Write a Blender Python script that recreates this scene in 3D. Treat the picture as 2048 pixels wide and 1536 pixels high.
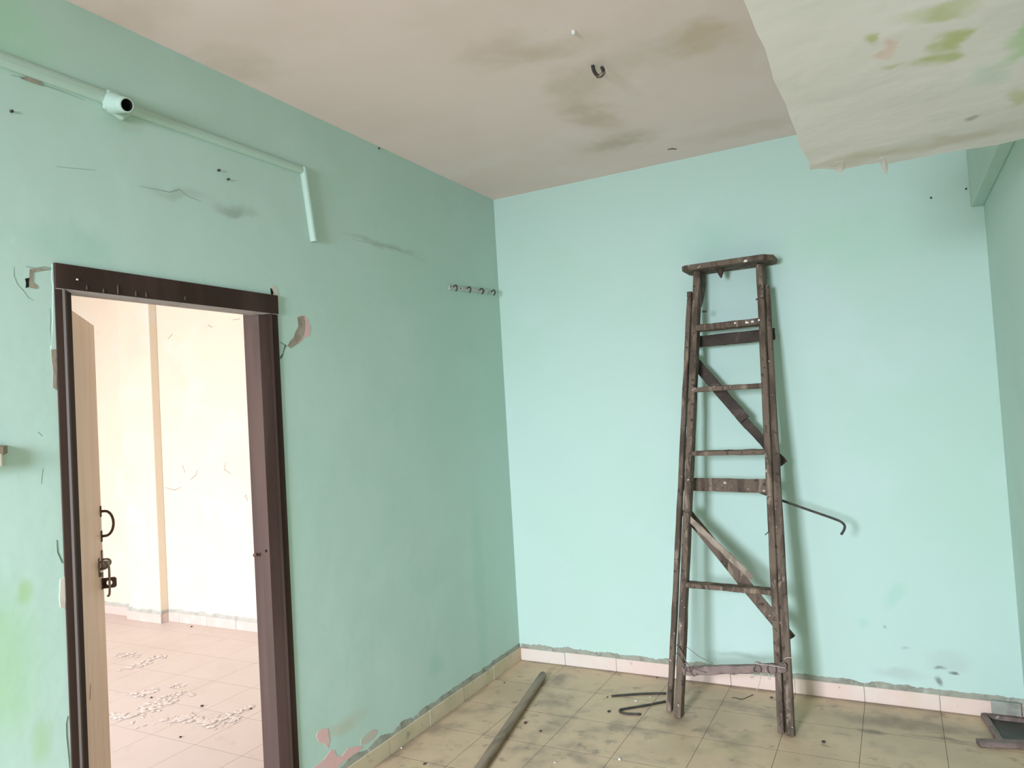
import bpy, bmesh, math, random
from mathutils import Vector, Matrix, noise as mnoise

for o in list(bpy.data.objects): bpy.data.objects.remove(o, do_unlink=True)
SC = bpy.context.scene
COL = SC.collection
V = Vector
R = math.radians

# ------------------------------------------------------------------ camera
CAM = V((2.2512, -4.1639, 1.6096))
YAW, PITCH, ROLL, FPX = 0.48496, 0.035538, -0.05925, 1446.35
FW = V((-math.sin(YAW)*math.cos(PITCH), math.cos(YAW)*math.cos(PITCH), math.sin(PITCH)))
r0 = V((math.cos(YAW), math.sin(YAW), 0)); u0 = r0.cross(FW)
RT = r0*math.cos(ROLL)+u0*math.sin(ROLL); UP = -r0*math.sin(ROLL)+u0*math.cos(ROLL)
cd = bpy.data.cameras.new('camera'); cam = bpy.data.objects.new('camera', cd); COL.objects.link(cam)
cd.sensor_width = 36; cd.lens = FPX/2048*36; cd.clip_start = 0.05
M = Matrix((RT, UP, -FW)).transposed().to_4x4(); M.translation = CAM
cam.matrix_world = M
SC.camera = cam

# ------------------------------------------------------------------ light
SC.view_settings.view_transform = 'Standard'; SC.view_settings.look = 'None'
SC.view_settings.gamma = 1; SC.view_settings.use_curve_mapping = False
SC.view_settings.exposure = 0.12
wd = bpy.data.worlds.new('sky'); SC.world = wd; wd.use_nodes = True
bg = wd.node_tree.nodes['Background']; bg.inputs[0].default_value = (0.75, 0.87, 1, 1); bg.inputs[1].default_value = 1.5

def area(name, loc, sx, sy, power, color, tilt, spread=180):
    d = bpy.data.lights.new(name, 'AREA'); d.shape = 'RECTANGLE'; d.size = sx; d.size_y = sy
    d.energy = power; d.color = color; d.spread = R(spread)
    o = bpy.data.objects.new(name, d); COL.objects.link(o); o.location = loc
    o.rotation_euler = (R(90-tilt), 0, 0)     # faces +y, tilted down
    return o
area('window_daylight', (0.92, -6.54, 1.9), 0.9, 1.3, 130, (0.88, 0.95, 1.13), 26, 100)
area('window_daylight_adjoining', (-2.5, -6.54, 1.7), 1.6, 1.4, 172, (0.91, 0.97, 1.09), 24, 110)

# ------------------------------------------------------------------ pixel helpers (2048 x 1536 photograph)
def ray(p): return FW + RT*((p[0]-1024)/FPX) - UP*((p[1]-768)/FPX)
def on(p, ax, v):
    d = ray(p); return CAM + d*((v-CAM[ax])/d[ax])
def onL(p, x=0.0): return on(p, 0, x)
def onB(p, y=0.0): return on(p, 1, y)
def onF(p, z=0.0): return on(p, 2, z)
KL = .37/2.33                                   # lean of the ladder
def onK(p, y0):                                 # plane y = y0 + KL*z
    d = ray(p); return CAM + d*((y0+KL*CAM.z-CAM.y)/(d.y-KL*d.z))

# ------------------------------------------------------------------ materials
def rgb(c): return (c[0], c[1], c[2], 1)
def s2l(r, g, b):
    f = lambda v: (v/255/12.92) if v/255 < .04045 else ((v/255+.055)/1.055)**2.4
    return (f(r), f(g), f(b))
def mk(name, base, rough=.8, var=(), blobs=(), bump=None, spec=.3, metal=0):
    """base colour, noise layers (scale, colour, lo, hi, strength[, stretch]), stains and tints (centre, radii, rot, colour, strength, wobble)"""
    m = bpy.data.materials.new(name); m.use_nodes = True
    nt = m.node_tree; N = nt.nodes; L = nt.links
    bs = N['Principled BSDF']; bs.inputs['Roughness'].default_value = rough
    bs.inputs['Metallic'].default_value = metal; bs.inputs['Specular IOR Level'].default_value = spec
    geo = N.new('ShaderNodeNewGeometry'); pos = geo.outputs['Position']
    cn = N.new('ShaderNodeRGB'); cn.outputs[0].default_value = rgb(base); cur = cn.outputs[0]
    def mix(fac, col):
        nonlocal cur
        x = N.new('ShaderNodeMix'); x.data_type = 'RGBA'
        L.new(fac, x.inputs[0]); L.new(cur, x.inputs[6]); x.inputs[7].default_value = rgb(col); cur = x.outputs[2]
    def noise(scale, detail=4, stretch=None, w=0):
        t = N.new('ShaderNodeTexNoise'); t.inputs['Scale'].default_value = scale; t.inputs['Detail'].default_value = detail
        if stretch or w:
            mp = N.new('ShaderNodeMapping'); mp.inputs['Scale'].default_value = stretch or (1, 1, 1)
            mp.inputs['Location'].default_value = (w, w*2, w*3)
            L.new(pos, mp.inputs[0]); L.new(mp.outputs[0], t.inputs['Vector'])
        else: L.new(pos, t.inputs['Vector'])
        return t
    def rng(sock, a, b, c, d, smooth=True):
        r = N.new('ShaderNodeMapRange'); r.interpolation_type = 'SMOOTHSTEP' if smooth else 'LINEAR'
        L.new(sock, r.inputs[0])
        for i, v in enumerate((a, b, c, d)): r.inputs[i+1].default_value = v
        return r.outputs[0]
    for k, ly in enumerate(var):
        sc, col, lo, hi, st = ly[:5]
        t = noise(sc, 5, ly[5] if len(ly) > 5 else None, 3.7*k+1)
        mix(rng(t.outputs['Fac'], lo, hi, 0, st), col)
    if blobs:
        wob = noise(9, 5); fine = noise(9, 5, None, 5)
        wv = N.new('ShaderNodeVectorMath'); wv.operation = 'SUBTRACT'; wv.inputs[1].default_value = (.5, .5, .5)
        L.new(wob.outputs['Color'], wv.inputs[0])
        for (c, rad, rot, col, st, wb) in blobs:
            s = N.new('ShaderNodeVectorMath'); s.operation = 'MULTIPLY_ADD'
            L.new(wv.outputs[0], s.inputs[0]); s.inputs[1].default_value = (wb, wb, wb); L.new(pos, s.inputs[2])
            mp = N.new('ShaderNodeMapping'); mp.vector_type = 'TEXTURE'
            mp.inputs['Location'].default_value = c; mp.inputs['Rotation'].default_value = rot; mp.inputs['Scale'].default_value = rad
            L.new(s.outputs[0], mp.inputs[0])
            ln = N.new('ShaderNodeVectorMath'); ln.operation = 'LENGTH'; L.new(mp.outputs[0], ln.inputs[0])
            f = rng(ln.outputs['Value'], 1.0, .25, 0, st)
            mu = N.new('ShaderNodeMath'); mu.operation = 'MULTIPLY'; L.new(f, mu.inputs[0])
            L.new(rng(fine.outputs['Fac'], .25, .65, .5, 1), mu.inputs[1])
            mix(mu.outputs[0], col)
    L.new(cur, bs.inputs['Base Color'])
    if bump:
        prev = None
        for (sc, st, dist) in bump:
            t = noise(sc, 4); b = N.new('ShaderNodeBump'); b.inputs['Strength'].default_value = st; b.inputs['Distance'].default_value = dist
            L.new(t.outputs['Fac'], b.inputs['Height'])
            if prev: L.new(prev, b.inputs['Normal'])
            prev = b.outputs[0]
        L.new(prev, bs.inputs['Normal'])
    return m

MINT = (.51, .675, .585)
GREY = (.33, .38, .31)
def bl(p, rad, col, st, wb=.06, rot=(0, 0, 0)): return (tuple(p), rad, rot, col, st, wb)
L_blobs = [
    bl(onL((360, 385)), (.3, .20, .035), GREY, .38, .10, (R(8), 0, 0)),
    bl(onL((470, 418)), (.3, .16, .035), GREY, .7, .10, (R(4), 0, 0)),
    bl(onL((770, 490)), (.3, .42, .022), GREY, .45, .05),
    bl(onL((245, 235)), (.3, .10, .07), (.40, .50, .34), .45),
    bl(onL((50, 1183)), (.3, .035, .05), (.36, .56, .16), .75, .02),
    bl(onL((10, 1330)), (.3, .14, .30), (.36, .62, .28), .5),  # yellow-green lens vignette of the left margin, painted into the wall colour
    bl(onL((10, 60)), (.3, .20, .16), (.36, .66, .40), .5),
    bl(onL((85, 1480)), (.3, .05, .10), (.36, .58, .25), .5),
    bl(onL((870, 1330)), (.3, .12, .09), (.34, .60, .47), .4),
    bl(onL((960, 1180)), (.3, .10, .8), (.34, .60, .46), .35),
    bl(onL((150, 490)), (.3, .2, .1), (.36, .58, .44), .45),
    bl(onL((690, 1450)), (.3, .20, .05), (.52, .50, .38), .6),
]
B_blobs = [
    bl(onB((1790, 1190)), (.055, .3, .11), (.36, .62, .47), .55, .08, (0, R(28), 0)),
    bl(onB((1725, 1245)), (.03, .3, .04), (.36, .62, .50), .5, .05),
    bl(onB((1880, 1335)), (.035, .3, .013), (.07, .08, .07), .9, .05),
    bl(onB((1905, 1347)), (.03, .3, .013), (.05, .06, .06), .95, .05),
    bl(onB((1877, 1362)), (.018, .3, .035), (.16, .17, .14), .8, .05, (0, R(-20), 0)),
    bl(onB((1900, 1325)), (.12, .3, .07), (.45, .50, .47), .5, .08),
    bl(onB((1800, 1345)), (.16, .3, .04), (.42, .48, .44), .5, .08),
    bl(onB((1770, 1252)), (.012, .3, .012), (.30, .38, .38), .8, .03),
    bl(onB((1810, 1295)), (.03, .3, .012), (.36, .45, .45), .6, .03),
    bl(onB((1480, 1310)), (.24, .3, .02), (.30, .40, .33), .5, .05),
    bl(onB((1400, 480)), (.35, .3, .18), (.38, .64, .48), .35, .1),
    bl(onB((1700, 480)), (.5, .3, .25), (.40, .66, .48), .35, .15),
]
m_left = mk('mint_wall_paint', MINT, .78, [(1.3, (.46, .65, .53), .42, .68, .55), (2.6, (.53, .70, .61), .5, .72, .5), (7, (.46, .61, .49), .62, .78, .3)], L_blobs, [(3.0, .25, .02), (22, .12, .004)], .25)
m_back = mk('mint_wall_paint_back', MINT, .75, [(1.2, (.475, .66, .54), .45, .7, .5), (2.4, (.55, .695, .64), .5, .72, .5)], B_blobs, [(2.5, .2, .02), (22, .1, .004)], .25)
m_mint = mk('mint_paint', MINT, .75, [(2, (.45, .60, .50), .45, .7, .5)], (), [(3, .25, .02)], .25)
m_mintgloss = mk('mint_painted_plastic', (.45, .60, .50), .65, [(9, (.40, .55, .40), .62, .75, .5)], (), [(30, .1, .003)], .4)
STN = (.56, .43, .31)
C_blobs = [
    bl(onF((1150, 170), 3), (0.20, 0.24, .3), STN, 0.41, .2),
    bl(onF((1180, 230), 3), (0.15, 0.33, .3), STN, 0.52, .2, (0, 0, R(-12))),
    bl(onF((1240, 285), 3), (0.30, 0.15, .3), (.50, .40, .29), 0.56, .2),
    bl(onF((1010, 100), 3), (0.27, 0.20, .3), (.60, .47, .34), 0.45, .2),
    bl(onF((1100, 105), 3), (0.33, 0.12, .3), (.60, .47, .34), 0.34, .2),
    bl(onF((1400, 80), 3), (0.20, 0.21, .3), (.62, .46, .26), 0.52, .2),
    bl(onF((1300, 110), 3), (0.38, 0.18, .3), (.62, .49, .38), 0.30, .2),
    bl(onF((230, 30), 3), (0.45, 0.18, .3), (.60, .47, .36), 0.34, .2),
    bl(onF((480, 130), 3), (0.22, 0.24, .3), (.62, .50, .38), 0.38, .2),
    bl(onF((1480, 260), 3), (0.45, 0.15, .3), (.62, .49, .37), 0.30, .2),
]
m_ceil = mk('ceiling_distemper', (.88, .70, .65), .9, [(1.1, (.80, .63, .565), .45, .68, .5), (2.7, (.89, .745, .71), .5, .7, .5)], C_blobs, [(3, .25, .02), (18, .15, .004)], .2)
YG = (.50, .52, .25); PK = (.78, .53, .45)
SZ = 2.3
S_blobs = [
    bl(onF((1740, 78), SZ), (.022, .035, .3), YG, .9, .13),
    bl(onF((1850, 25), SZ), (.08, .05, .3), YG, .5, .16),
    bl(onF((1920, 10), SZ), (.07, .05, .3), YG, .65, .16),
    bl(onF((1895, 85), SZ), (.035, .07, .3), YG, .95, .15, (0, 0, R(-15))),
    bl(onF((1880, 118), SZ), (.05, .04, .3), (.46, .50, .2), .85, .15),
    bl(onF((1800, 130), SZ), (.04, .02, .3), YG, .7, .13),
    bl(onF((1768, 105), SZ), (.035, .045, .3), PK, .95, .13),
    bl(onF((1785, 85), SZ), (.02, .04, .3), PK, .8, .13),
    bl(onF((1945, 235), SZ), (.035, .035, .3), (.36, .34, .24), .9, .14),
    bl(onF((2040, 190), SZ), (.04, .10, .3), YG, .8, .15),
    bl(onF((2045, 80), SZ), (.03, .20, .3), (.38, .60, .28), .7, .15),
    bl(onF((1850, 290), SZ), (.35, .10, .3), (.58, .50, .40), .65, .16),
    bl(onF((1700, 320), SZ), (.2, .06, .3), (.62, .54, .46), .55, .16),
    bl(onF((1980, 150), SZ), (.06, .10, .3), (.52, .66, .56), .6, .16),
    bl(onF((1905, 160), SZ), (.06, .012, .3), (.78, .80, .76), .8, .13),
]
m_loft = mk('loft_whitewash', (.79, .73, .70), .85, [(3, (.71, .67, .64), .45, .65, .55, (1, 2.5, 1)), (6, (.83, .78, .76), .5, .7, .5)], S_blobs, [(2.6, .5, .03), (8, .2, .006)], .2)
m_loft_edge = mk('loft_peeled_plaster', (.80, .80, .74), .85, [(20, (.55, .48, .38), .55, .7, .5)], (), [(40, .3, .004)], .2)

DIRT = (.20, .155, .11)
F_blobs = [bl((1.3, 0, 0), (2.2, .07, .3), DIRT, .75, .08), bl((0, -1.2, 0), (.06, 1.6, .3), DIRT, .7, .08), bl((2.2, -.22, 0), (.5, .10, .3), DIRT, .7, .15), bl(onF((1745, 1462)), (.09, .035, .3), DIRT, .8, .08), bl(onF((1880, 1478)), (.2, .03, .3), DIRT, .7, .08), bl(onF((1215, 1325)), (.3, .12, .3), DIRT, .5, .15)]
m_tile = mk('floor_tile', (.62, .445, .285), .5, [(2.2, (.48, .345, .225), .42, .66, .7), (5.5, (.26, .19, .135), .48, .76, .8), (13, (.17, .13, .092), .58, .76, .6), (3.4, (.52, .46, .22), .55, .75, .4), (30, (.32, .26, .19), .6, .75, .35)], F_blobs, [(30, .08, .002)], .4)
m_grout = mk('floor_grout', (.17, .145, .11), .95, [(20, (.09, .08, .06), .45, .65, .7)], (), None, .1)
m_tile2 = mk('pale_floor_tile', (.70, .60, .55), .45, [(2.5, (.62, .52, .46), .45, .7, .5), (9, (.55, .45, .38), .6, .75, .35)], (), None, .4)
m_grout2 = mk('pale_grout', (.45, .36, .30), .95)
m_skirt = mk('skirting_tile', (.75, .575, .48), .55, [(8, (.66, .56, .42), .5, .7, .4), (3, (.72, .72, .62), .5, .7, .5), (25, (.30, .24, .17), .66, .76, .7)], (), None, .35)
m_skirtL = mk('skirting_tile_dirty', (.62, .51, .35), .6, [(6, (.50, .45, .28), .45, .68, .7), (20, (.27, .23, .15), .6, .72, .7)], (), None, .3)
m_skirt2 = mk('pale_skirting_tile', (.70, .56, .50), .5, [(8, (.76, .76, .70), .5, .7, .4)], (), None, .35)
m_mortar = mk('skirting_cement', (.34, .34, .27), .95, [(14, (.20, .19, .15), .45, .68, .8), (30, (.45, .48, .42), .55, .7, .6)], (), [(60, .5, .004)], .1)
m_cream = mk('cream_wall_paint', (.82, .72, .58), .8, [(2.2, (.83, .67, .54), .5, .68, .6), (5, (.82, .60, .53), .64, .74, .4), (3, (.78, .78, .72), .5, .7, .4)], (), [(3, .2, .02), (20, .15, .004)], .25)
m_cream_ceil = mk('cream_ceiling', (.75, .72, .66), .9)
m_rear = m_mint

m_frame = mk('dark_door_frame', (.042, .024, .018), .7, [(6, (.075, .046, .036), .45, .7, .8, (1, 1, .15)), (40, (.10, .08, .065), .68, .78, .6, (1, 1, .1))], (), [(25, .2, .003)], .15)
m_reveal = mk('lit_door_reveal', (.13, .085, .07), .45, [(6, (.085, .058, .05), .45, .7, .8, (1, 1, .12)), (45, (.16, .13, .10), .66, .78, .6, (1, 1, .1))], (), [(25, .2, .003)], .45)  # frame colour lightened on the reveals, standing in for daylight on them
m_bead = mk('pale_frame_edge', (.085, .065, .052), .6, [(10, (.07, .05, .04), .5, .65, .8, (1, 1, .3))])  # bead and runs, a little paler than the frame
m_under = mk('pale_lintel_soffit', (.45, .42, .42), .7, [(20, (.30, .26, .25), .5, .7, .5)])  # lintel underside, much paler than the rest of the frame
m_leaf = mk('beige_door_paint', (.68, .53, .39), .5, [(4, (.61, .45, .33), .45, .65, .7, (3, 3, .35)), (16, (.40, .30, .22), .66, .76, .5, (2, 2, .4))], (), [(12, .12, .004)], .35)
m_leaf_edge = mk('door_edge_wood', (.30, .15, .10), .6)
m_iron = mk('rusty_iron', (.11, .065, .05), .55, [(30, (.20, .10, .06), .5, .65, .8)], (), None, .5, .4)
m_steel = mk('worn_steel', (.30, .25, .21), .45, [(30, (.15, .09, .06), .5, .65, .8)], (), None, .5, .7)
m_black = mk('black_hole', (.006, .006, .005), .9)
m_plaster = mk('bare_plaster', (.36, .31, .235), .95, [(25, (.25, .22, .17), .45, .65, .7), (12, (.44, .40, .33), .5, .7, .6)], (), [(60, .5, .004)], .1)
m_pink = mk('old_pink_paint', (.76, .48, .45), .85, [(14, (.66, .52, .46), .5, .7, .6)], (), [(40, .3, .003)], .2)
m_palepink = mk('faded_pink_paint', (.56, .50, .42), .85, [(14, (.46, .58, .46), .5, .7, .6)], (), None, .2)
m_creamp = mk('cream_underpaint', (.62, .58, .48), .85, [(14, (.48, .42, .34), .5, .7, .6)])
m_crack = mk('crack_line', (.12, .15, .11), .95)
m_crack2 = mk('hairline_crack', (.30, .39, .32), .95)
m_wood = mk('weathered_ladder_wood', (.150, .106, .074), .75, [(7, (.070, .047, .032), .45, .62, .85, (3, 3, .6)), (17, (.30, .225, .16), .56, .68, .75, (2, 2, .35)), (45, (.035, .026, .020), .58, .68, .8), (34, (.58, .53, .47), .68, .72, .85)], (), [(30, .35, .004)], .3)
m_wood_d = mk('dark_ladder_wood', (.066, .048, .036), .75, [(8, (.034, .025, .019), .45, .66, .8), (20, (.13, .097, .073), .58, .72, .7), (38, (.55, .50, .44), .69, .73, .85)], (), [(30, .35, .004)], .3)
m_wood_l = mk('pale_split_wood', (.36, .285, .215), .75, [(12, (.20, .15, .11), .45, .66, .8, (2, 2, .8)), (30, (.40, .34, .28), .6, .72, .6)], (), [(30, .35, .004)], .3)
m_wood_p = mk('mauve_grey_wood', (.24, .175, .15), .75, [(12, (.11, .082, .07), .45, .66, .8), (30, (.50, .44, .40), .66, .74, .8)], (), [(30, .35, .004)], .3)
m_wire = mk('binding_wire', (.20, .15, .125), .6, (), (), None, .4, .3)
m_string = mk('pale_string', (.50, .42, .36), .9)
m_rebar = mk('dark_rebar', (.045, .045, .038), .6, [(40, (.12, .08, .055), .5, .66, .7)], (), [(90, .5, .003)], .4, .3)
m_pole = mk('brown_pole', (.31, .225, .155), .5, [(5, (.17, .12, .082), .45, .66, .8, (6, .6, 6)), (30, (.30, .25, .19), .62, .72, .5)], (), [(30, .2, .003)], .4)
m_dark = mk('dark_panel', (.045, .042, .036), .4, [(9, (.10, .092, .08), .45, .7, .8), (60, (.5, .48, .44), .74, .77, .8)], (), None, .4)
m_tile_loose = mk('grimy_grey_tile', (.30, .30, .245), .6, [(12, (.15, .15, .115), .45, .66, .8), (5, (.50, .50, .46), .5, .7, .5)], (), [(40, .3, .003)], .3)
m_peb_d = mk('dark_debris', (.05, .042, .035), .9)
m_peb_w = mk('white_debris', (.75, .72, .66), .9)
m_flake = mk('white_paint_flake', (.75, .655, .605), .85)
m_alu = mk('grey_metal_rail', (.55, .57, .50), .5, [(30, (.22, .20, .17), .55, .7, .7)], (), None, .4, .2)
m_cream_p = mk('cream_plastic', (.66, .62, .50), .5)
m_tan = mk('tan_wood', (.28, .22, .15), .6)
m_glass = mk('white_window_frame', (.7, .7, .68), .5)

# ------------------------------------------------------------------ mesh helpers
def link(name, bm, mats, parent=None, smooth=False, bevel=0):
    me = bpy.data.meshes.new(name)
    bmesh.ops.recalc_face_normals(bm, faces=bm.faces)
    bm.to_mesh(me); bm.free()
    for m in (mats if isinstance(mats, (list, tuple)) else [mats]): me.materials.append(m)
    if smooth:
        for p in me.polygons: p.use_smooth = True
    o = bpy.data.objects.new(name, me); COL.objects.link(o)
    if parent: o.parent = parent; o.matrix_parent_inverse = Matrix.Identity(4)
    if bevel:
        b = o.modifiers.new('bevel', 'BEVEL'); b.width = bevel; b.segments = 2; b.limit_method = 'ANGLE'
    return o
def tag(o, label=None, cat=None, group=None, kind=None):
    if label: o['label'] = label
    if cat: o['category'] = cat
    if group: o['group'] = group
    if kind: o['kind'] = kind
    return o
def empty(name, loc=(0, 0, 0)):
    o = bpy.data.objects.new(name, None); COL.objects.link(o); o.location = loc; o.empty_display_size = .1
    return o
def abox(bm, a, b, mi=0):
    x0, y0, z0 = (min(a[i], b[i]) for i in range(3)); x1, y1, z1 = (max(a[i], b[i]) for i in range(3))
    vs = [bm.verts.new(c) for c in ((x0,y0,z0),(x1,y0,z0),(x1,y1,z0),(x0,y1,z0),(x0,y0,z1),(x1,y0,z1),(x1,y1,z1),(x0,y1,z1))]
    fs = []
    for f in ((0,3,2,1),(4,5,6,7),(0,1,5,4),(1,2,6,5),(2,3,7,6),(3,0,4,7)):
        q = bm.faces.new([vs[i] for i in f]); q.material_index = mi; fs.append(q)
    return fs
def box(name, a, b, mat, parent=None, bevel=0):
    bm = bmesh.new(); abox(bm, a, b); return link(name, bm, mat, parent, False, bevel)
def prism(bm, poly, off, mi=0):
    """poly: list of points; extruded by vector off"""
    a = [bm.verts.new(p) for p in poly]; b = [bm.verts.new(V(p)+V(off)) for p in poly]
    n = len(poly)
    bm.faces.new(a).material_index = mi; bm.faces.new(b[::-1]).material_index = mi
    for i in range(n): bm.faces.new((a[i], b[i], b[(i+1) % n], a[(i+1) % n])).material_index = mi
def beam_bm(bm, p0, p1, w, d, wdir=(1, 0, 0), jit=.0012, segs=10, seed=0, taper=1, end=0):
    p0, p1 = V(p0), V(p1); ax = (p1-p0).normalized(); wv = V(wdir); wv = (wv-ax*wv.dot(ax)).normalized(); dv = ax.cross(wv)
    rnd = random.Random(seed); ringv = []
    for i in range(segs+1):
        t = i/segs; c = p0.lerp(p1, t); s = 1+(taper-1)*t; ch = .22
        row = []
        for (a, b) in ((-1,-1+ch),(-1+ch,-1),(1-ch,-1),(1,-1+ch),(1,1-ch),(1-ch,1),(-1+ch,1),(-1,1-ch)):
            j = lambda: rnd.uniform(-jit, jit)
            row.append(bm.verts.new(c+wv*(a*w/2*s+j())+dv*(b*d/2*s+j())+ax*(rnd.uniform(-end, end) if i in (0, segs) else 0)))
        ringv.append(row)
    for i in range(segs):
        for k in range(8):
            bm.faces.new((ringv[i][k], ringv[i][(k+1) % 8], ringv[i+1][(k+1) % 8], ringv[i+1][k]))
    bm.faces.new(ringv[0]); bm.faces.new(ringv[-1][::-1])
def beam(name, p0, p1, w, d, mat, parent=None, wdir=(1, 0, 0), **k):
    bm = bmesh.new(); beam_bm(bm, p0, p1, w, d, wdir, **k); return link(name, bm, mat, parent)
def smooth_path(pts, n=6):
    pts = [V(p) for p in pts]
    if len(pts) < 3: return pts
    P = [pts[0]*2-pts[1]]+pts+[pts[-1]*2-pts[-2]]; out = []
    for i in range(1, len(P)-2):
        for k in range(n):
            t = k/n; a, b, c, d = P[i-1], P[i], P[i+1], P[i+2]
            out.append(.5*((2*b)+(c-a)*t+(2*a-5*b+4*c-d)*t*t+(3*b-a-3*c+d)*t**3))
    return out+[pts[-1]]
def tube_bm(bm, pts, r, seg=8, mi=0, cap=True):
    pts = [V(p) for p in pts]; n = len(pts); rings = []; prev = None
    for i, p in enumerate(pts):
        t = (pts[min(i+1, n-1)]-pts[max(i-1, 0)]).normalized()
        if prev is None: a = t.orthogonal().normalized()
        else: a = (prev-t*prev.dot(t)).normalized()
        prev = a; b = t.cross(a); rr = r[i] if isinstance(r, (list, tuple)) else r
        rings.append([bm.verts.new(p+(a*math.cos(2*math.pi*k/seg)+b*math.sin(2*math.pi*k/seg))*rr) for k in range(seg)])
    for i in range(n-1):
        for k in range(seg):
            bm.faces.new((rings[i][k], rings[i][(k+1) % seg], rings[i+1][(k+1) % seg], rings[i+1][k])).material_index = mi
    if cap:
        bm.faces.new(rings[0][::-1]).material_index = mi; bm.faces.new(rings[-1]).material_index = mi
def tube(name, pts, r, mat, parent=None, seg=8, smooth_n=6):
    bm = bmesh.new(); tube_bm(bm, smooth_path(pts, smooth_n) if smooth_n else pts, r, seg); return link(name, bm, mat, parent, True)
def ribbon_pts(pts, w0, w1, nrm):
    """flat tapered strip along a polyline lying in a wall"""
    pts = [V(p) for p in pts]; n = len(pts); a = []; b = []
    for i, p in enumerate(pts):
        t = (pts[min(i+1, n-1)]-pts[max(i-1, 0)]).normalized(); s = t.cross(nrm)
        f = math.sin(math.pi*min(max((i+.35)/(n-.3), .02), .98)); w = (w0+(w1-w0)*f)/2
        a.append(p+s*w); b.append(p-s*w)
    return a+b[::-1]
def plate(name, poly, nrm, th, mat, parent):
    bm = bmesh.new(); prism(bm, [V(p) for p in poly], V(nrm)*th); return link(name, bm, mat, parent)

# ------------------------------------------------------------------ setting
W, H, YR, T = 2.695, 3.0, -6.6, .12
DY0, DY1, DZ = -2.862, -1.957, 2.142            # outer door frame on the left wall
X2, Y2 = -4.7, -.10                             # adjoining room
PITCHT = .337
S = 'structure'

# left wall with door opening, green on this side, cream on the other
bm = bmesh.new()
for a, b in (((-T, .15, -.05), (0, DY1, H)), ((-T, DY1, DZ), (0, DY0, H)), ((-T, DY0, -.05), (0, YR, H))):
    for f in abox(bm, a, b):
        f.normal_update()
        if f.normal.x < -.5: f.material_index = 1
wall_left = tag(link('wall_left', bm, [m_left, m_cream]), kind=S)
wall_back = tag(box('wall_back', (-.0, 0, -.05), (W+.12, .15, H), m_back), kind=S)
wall_right = tag(box('wall_right', (W, YR, -.05), (W+.12, 0, H), m_mint), kind=S)
def rear_wall(name, xa, xb, wx0, wx1, wz0, wz1, mat):
    bm = bmesh.new(); y0, y1 = YR-.15, YR
    abox(bm, (xa, y0, -.05), (wx0, y1, H)); abox(bm, (wx1, y0, -.05), (xb, y1, H))
    abox(bm, (wx0, y0, -.05), (wx1, y1, wz0)); abox(bm, (wx0, y0, wz1), (wx1, y1, H))
    return tag(link(name, bm, mat), kind=S)
rear_wall('wall_rear', -T, W+.12, .44, 1.40, 1.2, 2.6, m_mint)
rear_wall('wall_adjoining_rear', X2, -T, -3.4, -1.6, .95, 2.45, m_cream)
for n, (x0, x1, z0, z1) in enumerate(((.44, 1.40, 1.2, 2.6), (-3.4, -1.6, .95, 2.45))):
    wn = tag(empty('window_%d' % (n+1), ((x0+x1)/2, YR-.1, z0)), kind=S)
    bm = bmesh.new(); o = wn.location
    for a, b in (((x0, z0), (x1, z0+.05)), ((x0, z1-.05), (x1, z1)), ((x0, z0), (x0+.05, z1)), ((x1-.05, z0), (x1, z1))):
        abox(bm, V((a[0], YR-.13, a[1]))-o, V((b[0], YR-.08, b[1]))-o)
    link('window_frame', bm, m_glass, wn)
    for k in range(1, 7):
        x = x0+(x1-x0)*k/7
        tube('window_bar', [V((x, YR-.105, z0+.02))-o, V((x, YR-.105, z1-.02))-o], .007, m_iron, wn, 8, 0)
ceiling = tag(box('ceiling', (-T, YR, H), (W+.12, .15, H+.15), m_ceil), kind=S)
tag(box('ceiling_adjoining', (X2, YR, H), (-T, .15, H+.15), m_cream_ceil), kind=S)
tag(box('wall_adjoining_back', (X2, Y2, -.05), (-T, .15, H), m_cream), kind=S)
tag(box('wall_adjoining_left', (X2-.12, YR, -.05), (X2, .15, H), m_cream), kind=S)
tag(box('wall_adjoining_pilaster', (-3.72, Y2-.075, 0), (-3.30, Y2, H), m_cream, None, .006), kind=S)
# beam along the right wall
tag(box('ceiling_beam', (2.642, YR, 2.462), (W, 0, H), m_mint, None, .004), kind=S)
# loft slab over the right side, ragged far edge
bm = bmesh.new()
pa, pb = onF((1620, 338), SZ), V((W, -1.632, SZ))
ctl = [onF(p, SZ) for p in ((1620, 340), (1650, 337), (1685, 339), (1718, 332), (1758, 325), (1774, 328), (1850, 313), (1930, 299), (1985, 292), (2048, 277))]+[pb]
edge = []
for i in range(10):
    for q in range(7):
        p = ctl[i].lerp(ctl[i+1], q/7); u = p.x*30
        if i+q: p.y += .008*mnoise.noise(V((u, 0, 3)))+.004*mnoise.noise(V((u*3.3, 2, 1)))
        edge.append(p)
edge.append(pb)
left = []
for i in range(60):
    t = i/59; p = V((2.062, YR, SZ)).lerp(V((pa.x, pa.y, SZ)), t)
    p.x += .006*mnoise.noise(V((t*30, 5, 3)))
    left.append(p)
left[-1] = V(edge[0])
poly = left+edge[1:]+[V((W, YR, SZ))]
prism(bm, poly, (0, 0, .11))
for f in bm.faces:
    f.normal_update()
    if abs(f.normal.z) < .5: f.material_index = 1
loft = tag(link('ceiling_loft', bm, [m_loft, m_loft_edge]), kind=S)
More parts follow.
